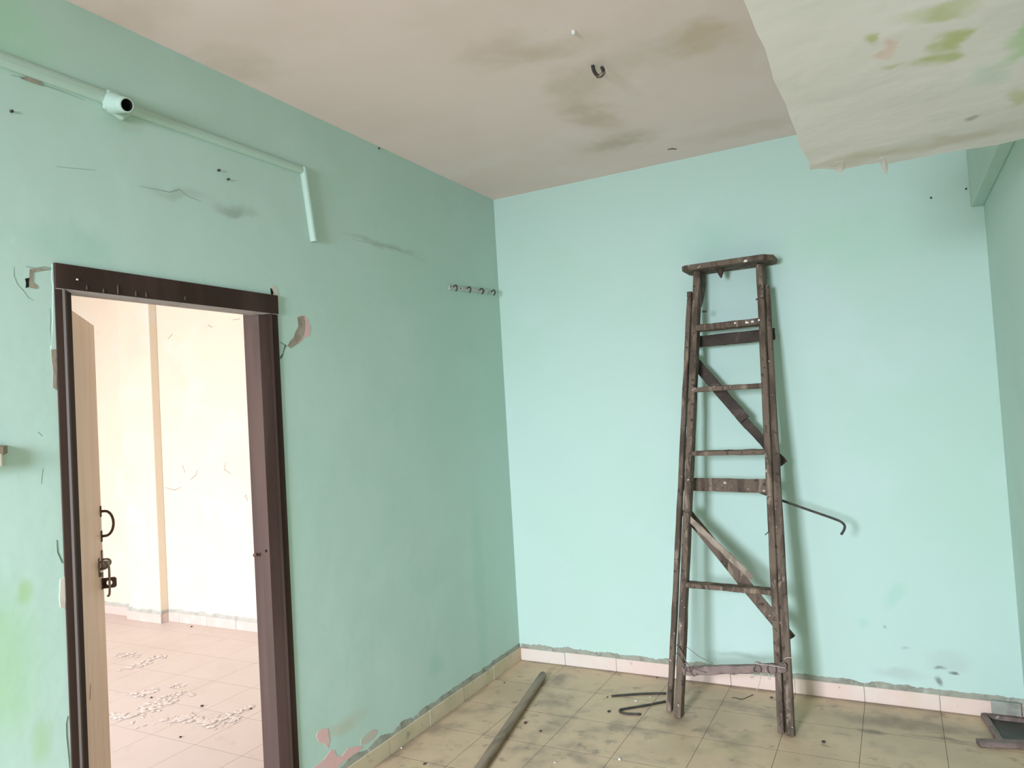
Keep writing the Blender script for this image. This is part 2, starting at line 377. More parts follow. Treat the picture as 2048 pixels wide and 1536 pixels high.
# hanging flakes and peel ridges on the loft underside
def flake(poly_px, z, drop, name='paint_flake', mat=None):
    pts = [onF(p, z) for p in poly_px]; n = len(pts); bm = bmesh.new()
    a = [bm.verts.new(V((p.x, p.y, z-(drop if k in (n//2, n//2+1) else .0005)))) for k, p in enumerate(pts)]
    b = [bm.verts.new(v.co+V((0, 0, .002))) for v in a]
    bm.faces.new(a); bm.faces.new(b[::-1])
    for i in range(n): bm.faces.new((a[i], b[i], b[(i+1) % n], a[(i+1) % n]))
    return link(name, bm, mat or m_loft, loft)
flake([(1668, 325), (1688, 321), (1690, 336), (1684, 342), (1675, 343), (1667, 338)], SZ, .004)
flake([(1760, 316), (1768, 314), (1776, 330), (1774, 344), (1771, 346), (1762, 334)], SZ, .006)

# floors: each tile its own piece
floor = tag(box('floor', (-T, YR, -.05), (W, 0, -.0006), m_grout), kind=S)
floor2 = tag(box('floor_adjoining', (X2, YR, -.05), (-T, Y2, -.0006), m_grout2), kind=S)
def tile_mesh(sx, sy, sz, mat, name):
    bm = bmesh.new(); abox(bm, (0, 0, -.02), (sx, sy, 0))
    bmesh.ops.bevel(bm, geom=[e for e in bm.edges if all(v.co.z > -.001 for v in e.verts)], offset=.0004, segments=1, affect='EDGES')
    me = bpy.data.meshes.new(name); bmesh.ops.recalc_face_normals(bm, faces=bm.faces); bm.to_mesh(me); bm.free(); me.materials.append(mat); return me
cache = {}
def lay(floor_o, x0, x1, y0, y1, ox, oy, mat, cx, cy):
    i0 = math.floor((x0-ox)/PITCHT); i1 = math.ceil((x1-ox)/PITCHT)
    j0 = math.floor((y0-oy)/PITCHT); j1 = math.ceil((y1-oy)/PITCHT); g = .0024; rnd = random.Random(7)
    for i in range(i0, i1):
        for j in range(j0, j1):
            a0, a1 = max(ox+i*PITCHT, x0), min(ox+(i+1)*PITCHT, x1); b0, b1 = max(oy+j*PITCHT, y0), min(oy+(j+1)*PITCHT, y1)
            if a1-a0 < .03 or b1-b0 < .02: continue
            if a1 < cx or b1 < cy: continue
            key = (round(a1-a0, 3), round(b1-b0, 3), mat.name)
            if key not in cache: cache[key] = tile_mesh(a1-a0-g, b1-b0-.0045, .03, mat, 'floor_tile')
            o = bpy.data.objects.new('floor_tile', cache[key]); COL.objects.link(o); o.parent = floor_o
            o.location = (a0+g/2, b0+.00225, rnd.uniform(-.0001, .0001))
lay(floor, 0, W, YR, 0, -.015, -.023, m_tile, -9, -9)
lay(floor2, X2, -.0, -4.2, Y2, -.012, Y2-.20, m_tile2, -9, -4.2)

# skirtings
m_mortar2 = mk('pale_skirting_cement', (.50, .50, .45), .95, [(14, (.38, .38, .33), .45, .68, .8)])
def skirting(name, p0, p1, nrm, first, mat, h=.076, th=.012, band=True, seed=0):
    p0, p1, nrm = V(p0), V(p1), V(nrm); d = (p1-p0); Ln = d.length; d.normalize()
    base = bmesh.new(); q = nrm*th*.6
    prism(base, [p0, p1, p1+V((0, 0, h-.004)), p0+V((0, 0, h-.004))], q)
    mo = m_mortar2 if mat is m_skirt2 else m_mortar; par = tag(link(name, base, mo), kind=S)
    s = [0.0]; t = first
    while t < Ln-.01: s.append(t); t += PITCHT
    s.append(Ln); rnd = random.Random(seed)
    for a, b in zip(s, s[1:]):
        if b-a < .01: continue
        bm = bmesh.new(); A, B = p0+d*(a+.0012), p0+d*(b-.0012); z = V((0, 0, h+rnd.uniform(-.002, .002)))
        prism(bm, [A, B, B+z, A+z], nrm*(th+rnd.uniform(-.001, .001)))
        link('skirting_tile', bm, mat, par, False, .0015)
    if band:
        bm = bmesh.new(); n = int(Ln/.012); top = []; bot = []
        for i in range(n+1):
            c = p0+d*(Ln*i/n)
            hh = .026+.016*mnoise.noise(V((i*.13, seed, 1)))+.007*mnoise.noise(V((i*.6, seed, 2)))
            top.append(c+V((0, 0, h+max(.004, hh)))); bot.append(c+V((0, 0, h-.002)))
        for i in range(n):
            q0 = nrm*.006; q1 = nrm*.0012
            vs = [bm.verts.new(x) for x in (bot[i]+q0, bot[i+1]+q0, top[i+1]+q1, top[i]+q1)]; bm.faces.new(vs)
            vs = [bm.verts.new(x) for x in (top[i]+q1, top[i+1]+q1, top[i+1]-nrm*.002, top[i]-nrm*.002)]; bm.faces.new(vs)
        bmesh.ops.remove_doubles(bm, verts=bm.verts, dist=.0001)
        link('mortar_band', bm, mo, par)
    return par
skirting('baseboard_back', (0.012, 0, 0), (W, 0, 0), (0, -1, 0), .322-.012, m_skirt, seed=1)
skirting('baseboard_left', (0, 0, 0), (0, DY1+.002, 0), (1, 0, 0), .371, m_skirtL, seed=2)
skirting('baseboard_left_front', (0, DY0-.002, 0), (0, YR, 0), (1, 0, 0), .2, m_skirtL, seed=3)
skirting('baseboard_right', (W, -.02, 0), (W, YR, 0), (-1, 0, 0), .3, m_skirtL, band=False, seed=4)
skirting('baseboard_adjoining_back', (-3.30, Y2, 0), (-T, Y2, 0), (0, -1, 0), .145, m_skirt2, seed=5)
skirting('baseboard_adjoining_far', (X2, Y2, 0), (-3.72, Y2, 0), (0, -1, 0), .2, m_skirt2, seed=6)
skirting('baseboard_pilaster_front', (-3.735, Y2-.075, 0), (-3.285, Y2-.075, 0), (0, -1, 0), .5, m_skirt2, seed=7)
skirting('baseboard_pilaster_side', (-3.30, Y2-.074, 0), (-3.30, Y2-.013, 0), (1, 0, 0), .5, m_skirt2, seed=8)

# ------------------------------------------------------------------ paint loss on the walls (thin pieces of the left wall)
nx = V((1, 0, 0))
def c_(ox, oy, s): return lambda pts: [(ox+x/s, oy+y/s) for x, y in pts]
def chip(name, pts, mat, th=.0015, wall=wall_left): return plate(name, [onL(p) for p in pts], nx, th, mat, wall)
k = c_(460, 540, 7.68)
chip('bare_plaster_patch', k([(1030,730),(1080,712),(1130,710),(1150,800),(1140,960),(1100,1050),(1040,1120),(930,1200),(880,1165),(920,1090),(970,1040),(1000,950),(1045,870)]), m_plaster, .0018)
chip('pink_paint_patch', k([(1060,705),(1130,695),(1190,760),(1240,880),(1215,1020),(1130,1035),(1090,1100),(1030,1140),(1100,1000)]), m_pink, .0010)
chip('crack', k([(840,1145),(860,1160),(835,1220),(815,1300),(800,1345),(770,1368),(762,1355),(790,1300),(808,1290),(822,1220)]), m_crack, .0012)
chip('crack', k([(740,1105),(780,1110),(850,1150),(880,1168),(850,1162),(780,1118)]), m_crack, .0010)
chip('cream_paint_patch', k([(630,250),(655,235),(690,240),(735,330),(740,450),(755,560),(705,575),(690,500),(720,485),(700,430),(650,395),(635,330)]), m_creamp, .0014)
chip('hole', k([(620,275),(640,290),(665,350),(650,390),(632,375),(622,330)]), m_black, .0018)
k = c_(90, 500, 6.4)
chip('raised_plaster_strip', k([(88,178),(134,172),(145,300),(140,440),(128,560),(132,900),(140,1270),(72,1275),(95,900),(100,440),(84,380)]), m_left, .002)
chip('bare_plaster_patch', k([(72,1275),(142,1272),(150,1500),(140,1790),(95,1760),(100,1536),(85,1440)]), m_plaster, .002)
k = c_(0, 500, 2.926)
chip('bare_plaster_patch', k([(172,112),(240,108),(300,112),(240,122),(192,130),(190,190),(218,210),(213,228),(178,222),(168,190)]), m_plaster, .0016)
chip('hole', k([(146,168),(170,163),(166,190),(168,215),(150,222),(152,192)]), m_black, .0018)
for pts, w in (([(150,95),(200,108),(260,100),(310,108)], .006), ([(80,100),(80,150),(100,200),(140,245),(160,275),(195,298)], .003), ([(220,1065),(245,1090)], .0025), ([(250,1280),(242,1330),(240,1370)], .002), ([(290,340),(295,400),(292,460),(298,520),(295,560)], .003)):
    plate('crack', ribbon_pts([onL(p) for p in k(pts)], .0004, w*.8, nx), nx, .0007, m_crack2, wall_left)
k = c_(0, 1000, 2.866)
chip('bare_plaster_patch', k([(345,455),(370,440),(375,520),(372,625),(345,615),(340,560)]), m_creamp, .002)
plate('crack', ribbon_pts([onL(p) for p in k([(325,230),(330,300),(352,350),(356,362)])], .001, .003, nx), nx, .001, m_crack, wall_left)
plate('crack', ribbon_pts([onL(p) for p in k([(388,1240),(380,1280),(382,1350),(395,1480),(398,1536)])], .001, .003, nx), nx, .001, m_crack, wall_left)
k = c_(0, 0, 2.926)
for pts, w in (([(815,1090),(900,1105),(990,1125),(1050,1108),(1100,1150),(1180,1180)], .004), ([(330,975),(430,985),(560,995)], .002), ([(0,340),(180,395),(420,480),(580,540)], .0035), ([(60,440),(150,455),(245,495),(350,530),(490,585)], .004), ([(2060,1400),(2300,1450),(2500,1530)], .0025)):
    plate('crack', ribbon_pts([onL(p, .0) for p in k(pts)], .0004, w*.7, nx), nx, .0007, m_crack2, wall_left)
k = c_(600, 1200, 3.1508)
chip('pink_paint_patch', k([(102,858),(112,830),(140,812),(175,808),(180,850),(188,890),(172,935),(150,905),(118,895)]), m_pink, .0012)
chip('pink_paint_patch', k([(60,1075),(110,1040),(150,1005),(190,950),(215,945),(230,985),(262,985),(300,935),(360,920),(400,925),(330,985),(270,1020),(215,1075)]), m_pink, .0012)
chip('faded_pink_patch', k([(385,875),(410,845),(455,815),(490,820),(470,865),(420,905),(380,915)]), m_palepink, .0010)

wab = bpy.data.objects['wall_adjoining_back']; ny = V((0, -1, 0))
m_crack3 = mk('peeling_edge', (.42, .30, .22), .9)
for pts, w in (([(306, 690), (308, 705), (312, 708)], .006), ([(314, 790), (316, 830), (318, 855)], .010), ([(320, 880), (321, 930)], .006), ([(425, 655), (416, 650)], .006), ([(336, 678), (345, 668)], .006), ([(488, 995), (492, 990), (495, 1002)], .007), ([(452, 925), (448, 938), (462, 948)], .006), ([(330, 975), (350, 980), (362, 974)], .006), ([(365, 930), (370, 945)], .006), ([(380, 960), (392, 950), (395, 940)], .006), ([(466, 640), (480, 638)], .005)):
    plate('peeling_edge', ribbon_pts([onB(p, Y2) for p in pts], .0012, w, ny), ny, .0015, m_crack3, wab)
# ------------------------------------------------------------------ door
door = tag(empty('door_1', (-.05, DY0, 0)), kind=S); D0 = door.location
def dl(o): return [V(p)-D0 for p in o]
def jamb_profile(sgn, y):                        # cross-section in (x,y): front flat, bead, chamfer, reveal, rebate
    return [(.006, y), (.006, y+sgn*.022), (.012, y+sgn*.026), (.006, y+sgn*.032), (.004, y+sgn*.036), (-.012, y+sgn*.060), (-.052, y+sgn*.060), (-.052, y+sgn*.045), (-T-.004, y+sgn*.045), (-T-.004, y)]
for y, sg in ((DY0, 1), (DY1, -1)):
    wide = 1 if sg == 1 else 1.45
    prof = [(x, y+(yy-y)*wide) for x, yy in jamb_profile(sg, y)]
    bm = bmesh.new(); prism(bm, dl([(x, yy, 0) for x, yy in prof]), (0, 0, DZ))
    bm.faces.ensure_lookup_table()
    for f in bm.faces:
        f.normal_update()
        c = f.calc_center_median()+D0
        if abs(f.normal.y) > .8 and c.x < -.02 and abs(c.y-y) > .02: f.material_index = 1
        if .004 < c.x and abs(f.normal.z) < .5 and abs(f.normal.y) > .1 and abs(c.y-y) > .01 and sg == 1: f.material_index = 2
    link('door_jamb', bm, [m_frame, m_reveal, m_bead], door)
bm = bmesh.new()
zp = [(.0125, DZ), (.0125, DZ-.03), (.0120, DZ-.078), (-.006, DZ-.084), (-.052, DZ-.084), (-.052, DZ-.068), (-T-.004, DZ-.068), (-T-.004, DZ)]
prism(bm, dl([(x, DY0+.0005, z) for x, z in zp]), (0, (DY1-DY0)-.001, 0))
for f in bm.faces:
    f.normal_update()
    if abs(f.normal.z) > .8 and (f.calc_center_median()+D0).z < DZ-.02: f.material_index = 1
link('door_lintel', bm, [m_frame, m_under], door)
# paint runs on the lintel
k = c_(0, 500, 2.926)
for x, y0, y1 in ((508, 205, 232), (606, 225, 250), (690, 200, 258), (795, 240, 270), (856, 245, 275), (1083, 270, 292)):
    a, b = onL(k([(x, y0)])[0], .0125), onL(k([(x, y1)])[0], .0125)
    tube('paint_run', dl([a, b]), [.0022, .0035], m_bead, door, 6, 0)
a = onL(k([(446, 172)])[0], .0125); tube('paint_run', dl([a, a+V((.001, .006, 0))]), .003, m_flake, door, 6, 0)
# leaf
hx, hy = -T, DY0+.062
dv = V((-.55, .485, 0)).normalized(); nv = V((.485, .55, 0)).normalized(); LW = .728; LT = .032
def lp(s, z, out=0): return V((hx, hy, 0))+dv*s+V((0, 0, z))+nv*out-D0
bm = bmesh.new(); prism(bm, [lp(0, .012), lp(LW, .012), lp(LW, 2.062), lp(0, 2.062)], -nv*LT)
for f in bm.faces:
    f.normal_update()
    if abs(f.normal.dot(dv)) > .8: f.material_index = 1
leaf = link('door_leaf', bm, [m_leaf, m_leaf_edge], door, False, .002)
bm = bmesh.new()                                   # D handle
for z in (1.294, 1.193):
    prism(bm, [lp(.70, z-.022), lp(.716, z-.022), lp(.716, z+.022), lp(.70, z+.022)], nv*.004)
hp = [lp(.708, 1.294, .002)]+[lp(.708, 1.2435+.0505*math.cos(t), .016+.030*math.sin(t)) for t in [math.pi*i/12 for i in range(13)]]+[lp(.708, 1.193, .002)]
tube_bm(bm, hp, .0055, 8); link('door_handle', bm, m_iron, leaf, True)
bm = bmesh.new()                                   # sliding bolt with keeper straps
for s, z in ((.634, 1.08), (.70, 1.10)):
    prism(bm, [lp(s-.012, z-.037), lp(s+.012, z-.037), lp(s+.012, z+.037), lp(s-.012, z+.037)], nv*.004)
for s in (.628, .645, .700):
    tube_bm(bm, [lp(s, 1.072, .003)]+[lp(s, 1.086+.014*math.cos(t), .018+.014*math.sin(t)) for t in [math.pi*(1-i/8) for i in range(9)]]+[lp(s, 1.10, .003)], .0035, 6)
tube_bm(bm, [lp(.60, 1.086, .02), lp(.735, 1.086, .02)], .008, 8)
tube_bm(bm, [lp(.632, 1.05, .004), lp(.632, 1.05, .014)], .009, 8)
link('sliding_bolt', bm, m_steel, leaf, True)
tube('bolt_handle', [lp(.675, 1.086, .02), lp(.676, 1.07, .028), lp(.672, 1.02, .029), lp(.668, .965, .028), lp(.666, .955, .02)], .0045, m_steel, leaf, 8)
bm = bmesh.new()                                   # hasp plate with a round hole
cz, cs, hso = 1.005, .686, .026; n = 20; inner = []; outer = []
for i in range(n):
    a = 2*math.pi*i/n; c, s_ = math.cos(a), math.sin(a); kx = .024/max(abs(c), abs(s_))
    inner.append((.0105*c, .0105*s_)); outer.append((max(-.03, min(.026, kx*c*1.1)), kx*s_*.88))
def pv(p, off): return lp(cs+off, cz+p[1], hso+p[0])
vi0 = [bm.verts.new(pv(p, 0)) for p in inner]; vo0 = [bm.verts.new(pv(p, 0)) for p in outer]
vi1 = [bm.verts.new(pv(p, .004)) for p in inner]; vo1 = [bm.verts.new(pv(p, .004)) for p in outer]
for i in range(n):
    j = (i+1) % n
    bm.faces.new((vi0[i], vi0[j], vo0[j], vo0[i])); bm.faces.new((vi1[j], vi1[i], vo1[i], vo1[j]))
    bm.faces.new((vo0[i], vo0[j], vo1[j], vo1[i])); bm.faces.new((vi0[j], vi0[i], vi1[i], vi1[j]))
prism(bm, [lp(cs-.012, cz-.022), lp(cs+.016, cz-.022), lp(cs+.016, cz+.022), lp(cs-.012, cz+.022)], nv*.004)
prism(bm, [lp(cs, cz-.02, .003), lp(cs+.004, cz-.02, .003), lp(cs+.004, cz+.02, .003), lp(cs, cz+.02, .003)], nv*.012)
link('hasp_plate', bm, m_iron, leaf)
bm = bmesh.new(); prism(bm, [lp(.355, .655), lp(.362, .65), lp(.375, .68), lp(.385, .705), lp(.372, .70), lp(.36, .68)], nv*.0008); link('paint_chip', bm, m_tan, leaf)
# keeper on the right jamb
yr = DY1-.060*1.45
tube('bolt_keeper', dl([(-.085, yr+.004, 1.083), (-.085, yr-.014, 1.083)]), .007, m_iron, door, 8, 0)
tube('bolt_hole', dl([(-.03, yr+.002, 1.10), (-.03, yr-.0012, 1.10)]), .006, m_black, door, 10, 0)
# ------------------------------------------------------------------ ladder
LB = V((1.42, -.5, 0)); lad = empty('step_ladder', LB)
tag(lad, 'old weathered wooden step ladder, folded and leaning against the mint green wall', 'ladder')
def ll(p): return V(p)-LB
def fp(x, z, back=0): return V((x, -.53+KL*z+back, z))            # front frame plane
nb = V((0, .9876, -.1568))                                        # backwards, square to the frame
def stile(x0, x1, ztop, w, d, seed):
    a, b = fp(x0, 0)+nb*(d/2), fp(x1, ztop)+nb*(d/2); a.z = 0.001
    return beam('stile', ll(a), ll(b), w, d, m_wood, lad, seed=seed, segs=26, jit=.0014)
stile(1.168, 1.333, 2.312, .036, .066, 1)
stile(1.664, 1.663, 2.302, .033, .066, 2)
# cheek boards under the top
for x0, x1 in ((1.318, 1.348), (1.6475, 1.6795)):
    zs = [(-.163+.05, 2.312), (-.012, 2.312), (-.012, 2.25), (-.055, 2.19), (-.105, 2.14), (-.155, 2.10)]
    bm = bmesh.new(); prism(bm, [ll((x0-(2.312-z)*.03*(1 if x0 < 1.5 else 0), y, z)) for y, z in zs], (x1-x0, 0, 0)); link('cheek_board', bm, m_wood, lad, False, .002)
# top board with clipped corners
bm = bmesh.new(); xl, xr, yf, yb = 1.262, 1.742, -.222, -.010
prism(bm, [ll(p) for p in ((xl+.02, yf, 2.313), (xr-.045, yf, 2.313), (xr, yf+.06, 2.313), (xr, yb-.03, 2.313), (xr-.03, yb, 2.313), (xl+.03, yb, 2.313), (xl, yb-.03, 2.313), (xl, yf+.02, 2.313))], (0, 0, .030)); link('top_board', bm, m_wood, lad, False, .006)
bm = bmesh.new(); tube_bm(bm, [ll(p) for p in ((1.455, -.13, 2.315), (1.456, -.132, 2.285), (1.458, -.134, 2.262))], [.022, .014, .004], 8); link('hanging_peg', bm, m_wood_d, lad, True)
# treads
def tread(z, x0, x1, mat, th=.024, dep=.062, seed=0, dz=0):
    a, b = fp(x0, z), fp(x1, z+dz); o = V((0, dep/2-.006, 0))
    return beam('tread', ll(a+o), ll(b+o), dep, th, mat, lad, wdir=(0, 1, 0), seed=seed, segs=12, jit=.0016)
tread(1.994, 1.323, 1.652, m_wood, .036, .085, 11)
tread(1.658, 1.300, 1.652, m_wood, .026, .062, 12)
tread(1.320, 1.275, 1.652, m_wood, .025, .060, 13)
tread(.650, 1.226, 1.652, m_wood, .026, .066, 14, -.012)
# paint spots left on the wood
def spot(c, rx, rz, off=(0, -1, 0)):
    c = ll(c); pts = [c+V((rx*math.cos(t)*(1 if q % 2 else .8), 0, rz*math.sin(t) if math.sin(t) > -.3 else -rz*.3)) for q, t in enumerate([6.2832*i/10 for i in range(10)])]
    bm = bmesh.new(); prism(bm, pts, V(off)*.0012); link('paint_spot', bm, m_peb_w, lad)
spot(onB((1491, 523), -.2215), .011, .010)
for px, rx in (((1494, 646), .010), ((1505, 644), .008), ((1518, 641), .006), ((1470, 647), .005)):
    p = onK(px, -.537); spot(p, rx, .008)
# rear legs outside the stiles
def leg(pt, pb, w, d, yt, yb_, seed):
    a, b = onK(pt, yt), None
    dd = ray(pb); b = CAM+dd*(-CAM.z/dd.z); b.z = .001
    return beam('rear_leg', ll(b), ll(a), w, d, m_wood, lad, seed=seed, segs=26, jit=.0014)
leg((1380.5, 585), (1340, 1421), .026, .042, -.452, 0, 21)
leg((1532, 573), (1582, 1470), .037, .040, -.462, 0, 22)
# slats and braces nailed behind the rear legs
def slat(name, pa_, pb_, h, th, y0, mat, seed, wy=None):
    a, b = onK(pa_, y0), onK(pb_, wy if wy is not None else y0)
    return beam(name, ll(a), ll(b), h, th, mat, lad, wdir=(0, KL, 1), seed=seed, segs=14, jit=.0018, end=.003)
slat('cross_slat', (1374, 686), (1550, 668), .062, .016, -.415, m_wood_d, 31)
slat('cross_slat', (1362, 968), (1556, 973), .070, .016, -.415, m_wood, 32)
k6 = lambda x, y: (1250+x/2.954, 480+y/2.954); k7 = lambda x, y: (1250+x/2.954, 980+y/2.954)
slat('diagonal_brace', k6(385, 690), k6(708, 1062), .058, .018, -.398, m_wood_d, 33)
slat('diagonal_brace', k6(668, 1030), k6(938, 1322), .046, .016, -.380, m_wood_d, 34)
slat('diagonal_brace', k7(352, 118), k7(978, 882), .056, .018, -.398, m_wood, 35)
# split board in front of the lower brace
slat('split_board', k7(368, 158), k7(750, 520), .030, .026, -.500, m_wood_l, 36, -.452)
# loose bar tied on in place of the lowest tread
a, b = onK((1368, 1342), -.520), onK((1572, 1335), -.530)
beam('tied_bar', ll(a), ll(b), .040, .028, m_wood_p, lad, wdir=(0, 0, 1), seed=41, segs=16, jit=.003, end=.004)
# wires and strings
def wk(px, y0=-.545): return ll(onK(px, y0))
KW = lambda pts, y0=-.545: [wk(k7(*p), y0) for p in pts]
for pts, y0, r in (
    ([(300,910),(330,950),(365,1020),(395,1050),(380,1075),(350,1060),(345,1030),(370,1025)], -.548, .0022),
    ([(300,960),(330,1005),(352,1040),(420,1062),(480,1080)], -.552, .0016),
    ([(345,1100),(355,1060),(375,1050),(385,1080),(405,1100),(420,1092),(418,1085)], -.556, .0022),
    ([(350,915),(400,955),(440,985),(478,1005),(520,1025)], -.50, .0013),
    ([(765,1018),(785,1015),(810,1025),(830,1035)], -.556, .0022),
    ([(770,1035),(758,1055),(762,1075),(790,1078),(800,1065),(795,1045),(775,1035)], -.560, .0024),
    ([(850,1030),(838,1050),(845,1080),(880,1085),(890,1060),(880,1035),(850,1030)], -.560, .0024),
    ([(830,1035),(870,1030),(920,1045),(945,1052),(950,1070),(920,1080),(880,1088)], -.560, .0020),
    ([(905,1030),(935,1020),(950,1035),(945,1060)], -.56, .0022)):
    tube('binding_wire', KW(pts, y0), r*1.15, m_wire, lad, 6, 5)
for pts, y0 in (([(940,1000),(960,990),(990,993),(1003,1015)], -.565), ([(760,1025),(850,1035),(950,1052)], -.568), ([(803,1075),(800,1115),(790,1155),(778,1185)], -.55), ([(1003,1110),(1010,1120),(1008,1135),(1002,1125)], -.53), ([(850,1085),(848,1105),(855,1120),(866,1100),(880,1090)], -.56)):
    tube('string', KW(pts, y0), .0019, m_string, lad, 6, 5)
bm = bmesh.new(); tube_bm(bm, [ll(fp(1.352, 2.085, .03)), ll(fp(1.372, 2.083, .028))], .006, 6); link('nail', bm, m_rebar, lad)
bm = bmesh.new(); tube_bm(bm, [ll(fp(1.650, 2.115, .02)), ll(fp(1.637, 2.116, .018))], .005, 6); link('nail', bm, m_rebar, lad)
bm = bmesh.new(); tube_bm(bm, [ll(fp(1.652, .93, .0)), ll(fp(1.635, .915, -.012))], .0025, 6); link('nail', bm, m_rebar, lad)

# bent rod hooked through the ladder, its free end reaching to the right
yb0 = -.385
rod = [onK(k7(745, -12), yb0), onK(k7(800, 14), yb0), onK(k7(960, 74), yb0), onK(k7(1120, 130), yb0), onK(k7(1240, 172), yb0), onK(k7(1282, 192), yb0), onK(k7(1298, 214), yb0), onK(k7(1292, 240), yb0), onK(k7(1276, 264), yb0)]
rb = V(rod[3]); ro = tube('bent_iron_rod', [p-rb for p in rod], .0062, m_rebar, None, 8, 6); ro.location = rb
tag(ro, 'dark iron rod with a hooked end sticking out sideways from the ladder', 'rod')

# ------------------------------------------------------------------ things on the floor
a, b = onF((1086, 1350), .0225), onF((962, 1533), .0225); d = (b-a).normalized()
bm = bmesh.new(); Lp = 2.25; pts = [d*t for t in (0, .004, .3, .6, .9, 1.2, 1.6, 2.0, Lp)]
tube_bm(bm, pts, [.019]+[.0225]*8, 20)
pole = link('wooden_pole', bm, m_pole, None, True); pole.location = (a.x, a.y, .0225)
tag(pole, 'long round brown pole lying on the floor tiles beside the left skirting', 'pole')
k2 = c_(1150, 1250, 4.096)
def fl(pts, z): return [onF(p, z) for p in k2(pts)]
def floor_rod(name, pts, label, r=.006):
    P = fl(pts, r); c = V((P[0].x, P[0].y, 0)); o = tube(name, [p-c for p in P], r, m_rebar, None, 8, 6); o.location = c
    return tag(o, label, 'rod')
floor_rod('straight_rod', [(300, 582), (450, 570), (600, 562), (745, 560)], 'thin straight dark rod on the floor behind the ladder foot')
floor_rod('hooked_rod', [(740, 627), (600, 655), (480, 675), (400, 688), (372, 694), (368, 706), (385, 718), (430, 727), (540, 731)], 'dark rod with a bent back hook lying on the floor beside the ladder foot')
P = fl([(1285, 595), (1320, 597), (1350, 606), (1380, 604), (1410, 592), (1460, 570)], .0018); c = V((P[0].x, P[0].y, 0))
o = tube('wire_scrap', [p-c for p in P], .0018, m_rebar, None, 6, 5); o.location = c; tag(o, 'wavy scrap of thin wire on the floor between the ladder legs', 'wire')

def pebble(px, r, mat, label, group, seed, name='debris_crumb'):
    bm = bmesh.new(); r *= .8; bmesh.ops.create_icosphere(bm, subdivisions=2, radius=r)
    for v in bm.verts:
        s = 1+.35*mnoise.noise(v.co/r*1.3+V((seed*3.1, 0, 0))); v.co *= s; v.co.z *= .55
        v.co.x *= 1.2
    mz = min(v.co.z for v in bm.verts)
    o = link(name, bm, mat, None, True); p = onF(px, 0); o.location = (p.x, p.y, -mz); o.rotation_euler.z = seed
    return tag(o, label, 'debris', group)
ends, pol, sk = 'small dark crumb on the floor at the free ends of the two rods', 'small dark crumb on the floor beside the long pole', 'small dark crumb on the floor between the pole and the left skirting'
for i, (p, r, lab) in enumerate((((1215, 1395), .006, ends), ((1218, 1424), .010, ends), ((1647, 1485), .010, 'dark crumb on the floor outside the right feet of the ladder'), ((1543, 1396), .008, 'dark crumb on the floor just behind the right feet of the ladder'), ((849, 1529), .008, sk), ((1009, 1366), .006, sk), ((1051, 1447), .010, pol), ((1081, 1463), .007, pol), ((1314, 1356), .006, 'small dark crumb near the back skirting beside the left ladder foot'))):
    pebble(p, r, m_peb_d, lab, 'dark crumbs on the floor', i)
for i, (p, r) in enumerate((((1272, 1403), .008), ((1239, 1520), .009), ((803, 1497), .006), ((1110, 1526), .006), ((1300, 1395), .005))):
    pebble(p, r, m_peb_w, ('white crumb of plaster lying between the two dark rods', 'white crumb of plaster on the open tiles right of the long pole', 'white crumb of plaster at the foot of the left skirting', 'white crumb of plaster on the open tiles right of the long pole', 'white crumb of plaster lying between the two dark rods')[i], 'white crumbs on the floor', i+20)
for i, (p, r) in enumerate((((383, 1254), .010), ((404, 1413), .010), ((502, 1418), .008), ((361, 1475), .008), ((303, 1396), .008))):
    pebble(p, r, m_peb_d, 'small dark crumb on the pale tiles beyond the doorway', 'crumbs beyond the doorway', i+40)

# loose tile leaning on the skirting and the broken frame in the corner
lt = box('loose_tile', (0, -.008, 0), (.118, .008, .060), m_tile_loose, None, .002); lt.location = (2.556, -.026, .027)
tag(lt, 'grimy grey tile strip propped against the skirting beside the corner', 'tile')
fr = empty('broken_frame', (2.58, -.18, 0)); FB = V((2.58, -.18, 0))
tag(fr, 'broken wooden frame around a dark panel lying in the corner on the floor', 'frame')
def fb(x, y, z): return V((x, y, z))-FB
beam('side_rail', fb(2.521, -.035, .0135), fb(2.562, -.322, .0135), .024, .022, m_wood_p, fr, seed=51, segs=10, jit=.0016)
beam('front_rail', fb(2.470, -.352, .0135), fb(2.677, -.300, .0135), .046, .024, m_wood_p, fr, wdir=(0, 1, 0), seed=52, segs=10, jit=.0016)
beam('back_rail', fb(2.534, -.042, .0125), fb(2.679, -.040, .0125), .026, .024, m_wood_p, fr, wdir=(0, 1, 0), seed=53, segs=10, jit=.0014)
bm = bmesh.new(); prism(bm, [fb(*p) for p in ((2.540, -.055, .001), (2.678, -.053, .001), (2.676, -.277, .001), (2.569, -.300, .001))], (0, 0, .007)); link('dark_panel', bm, m_dark, fr)

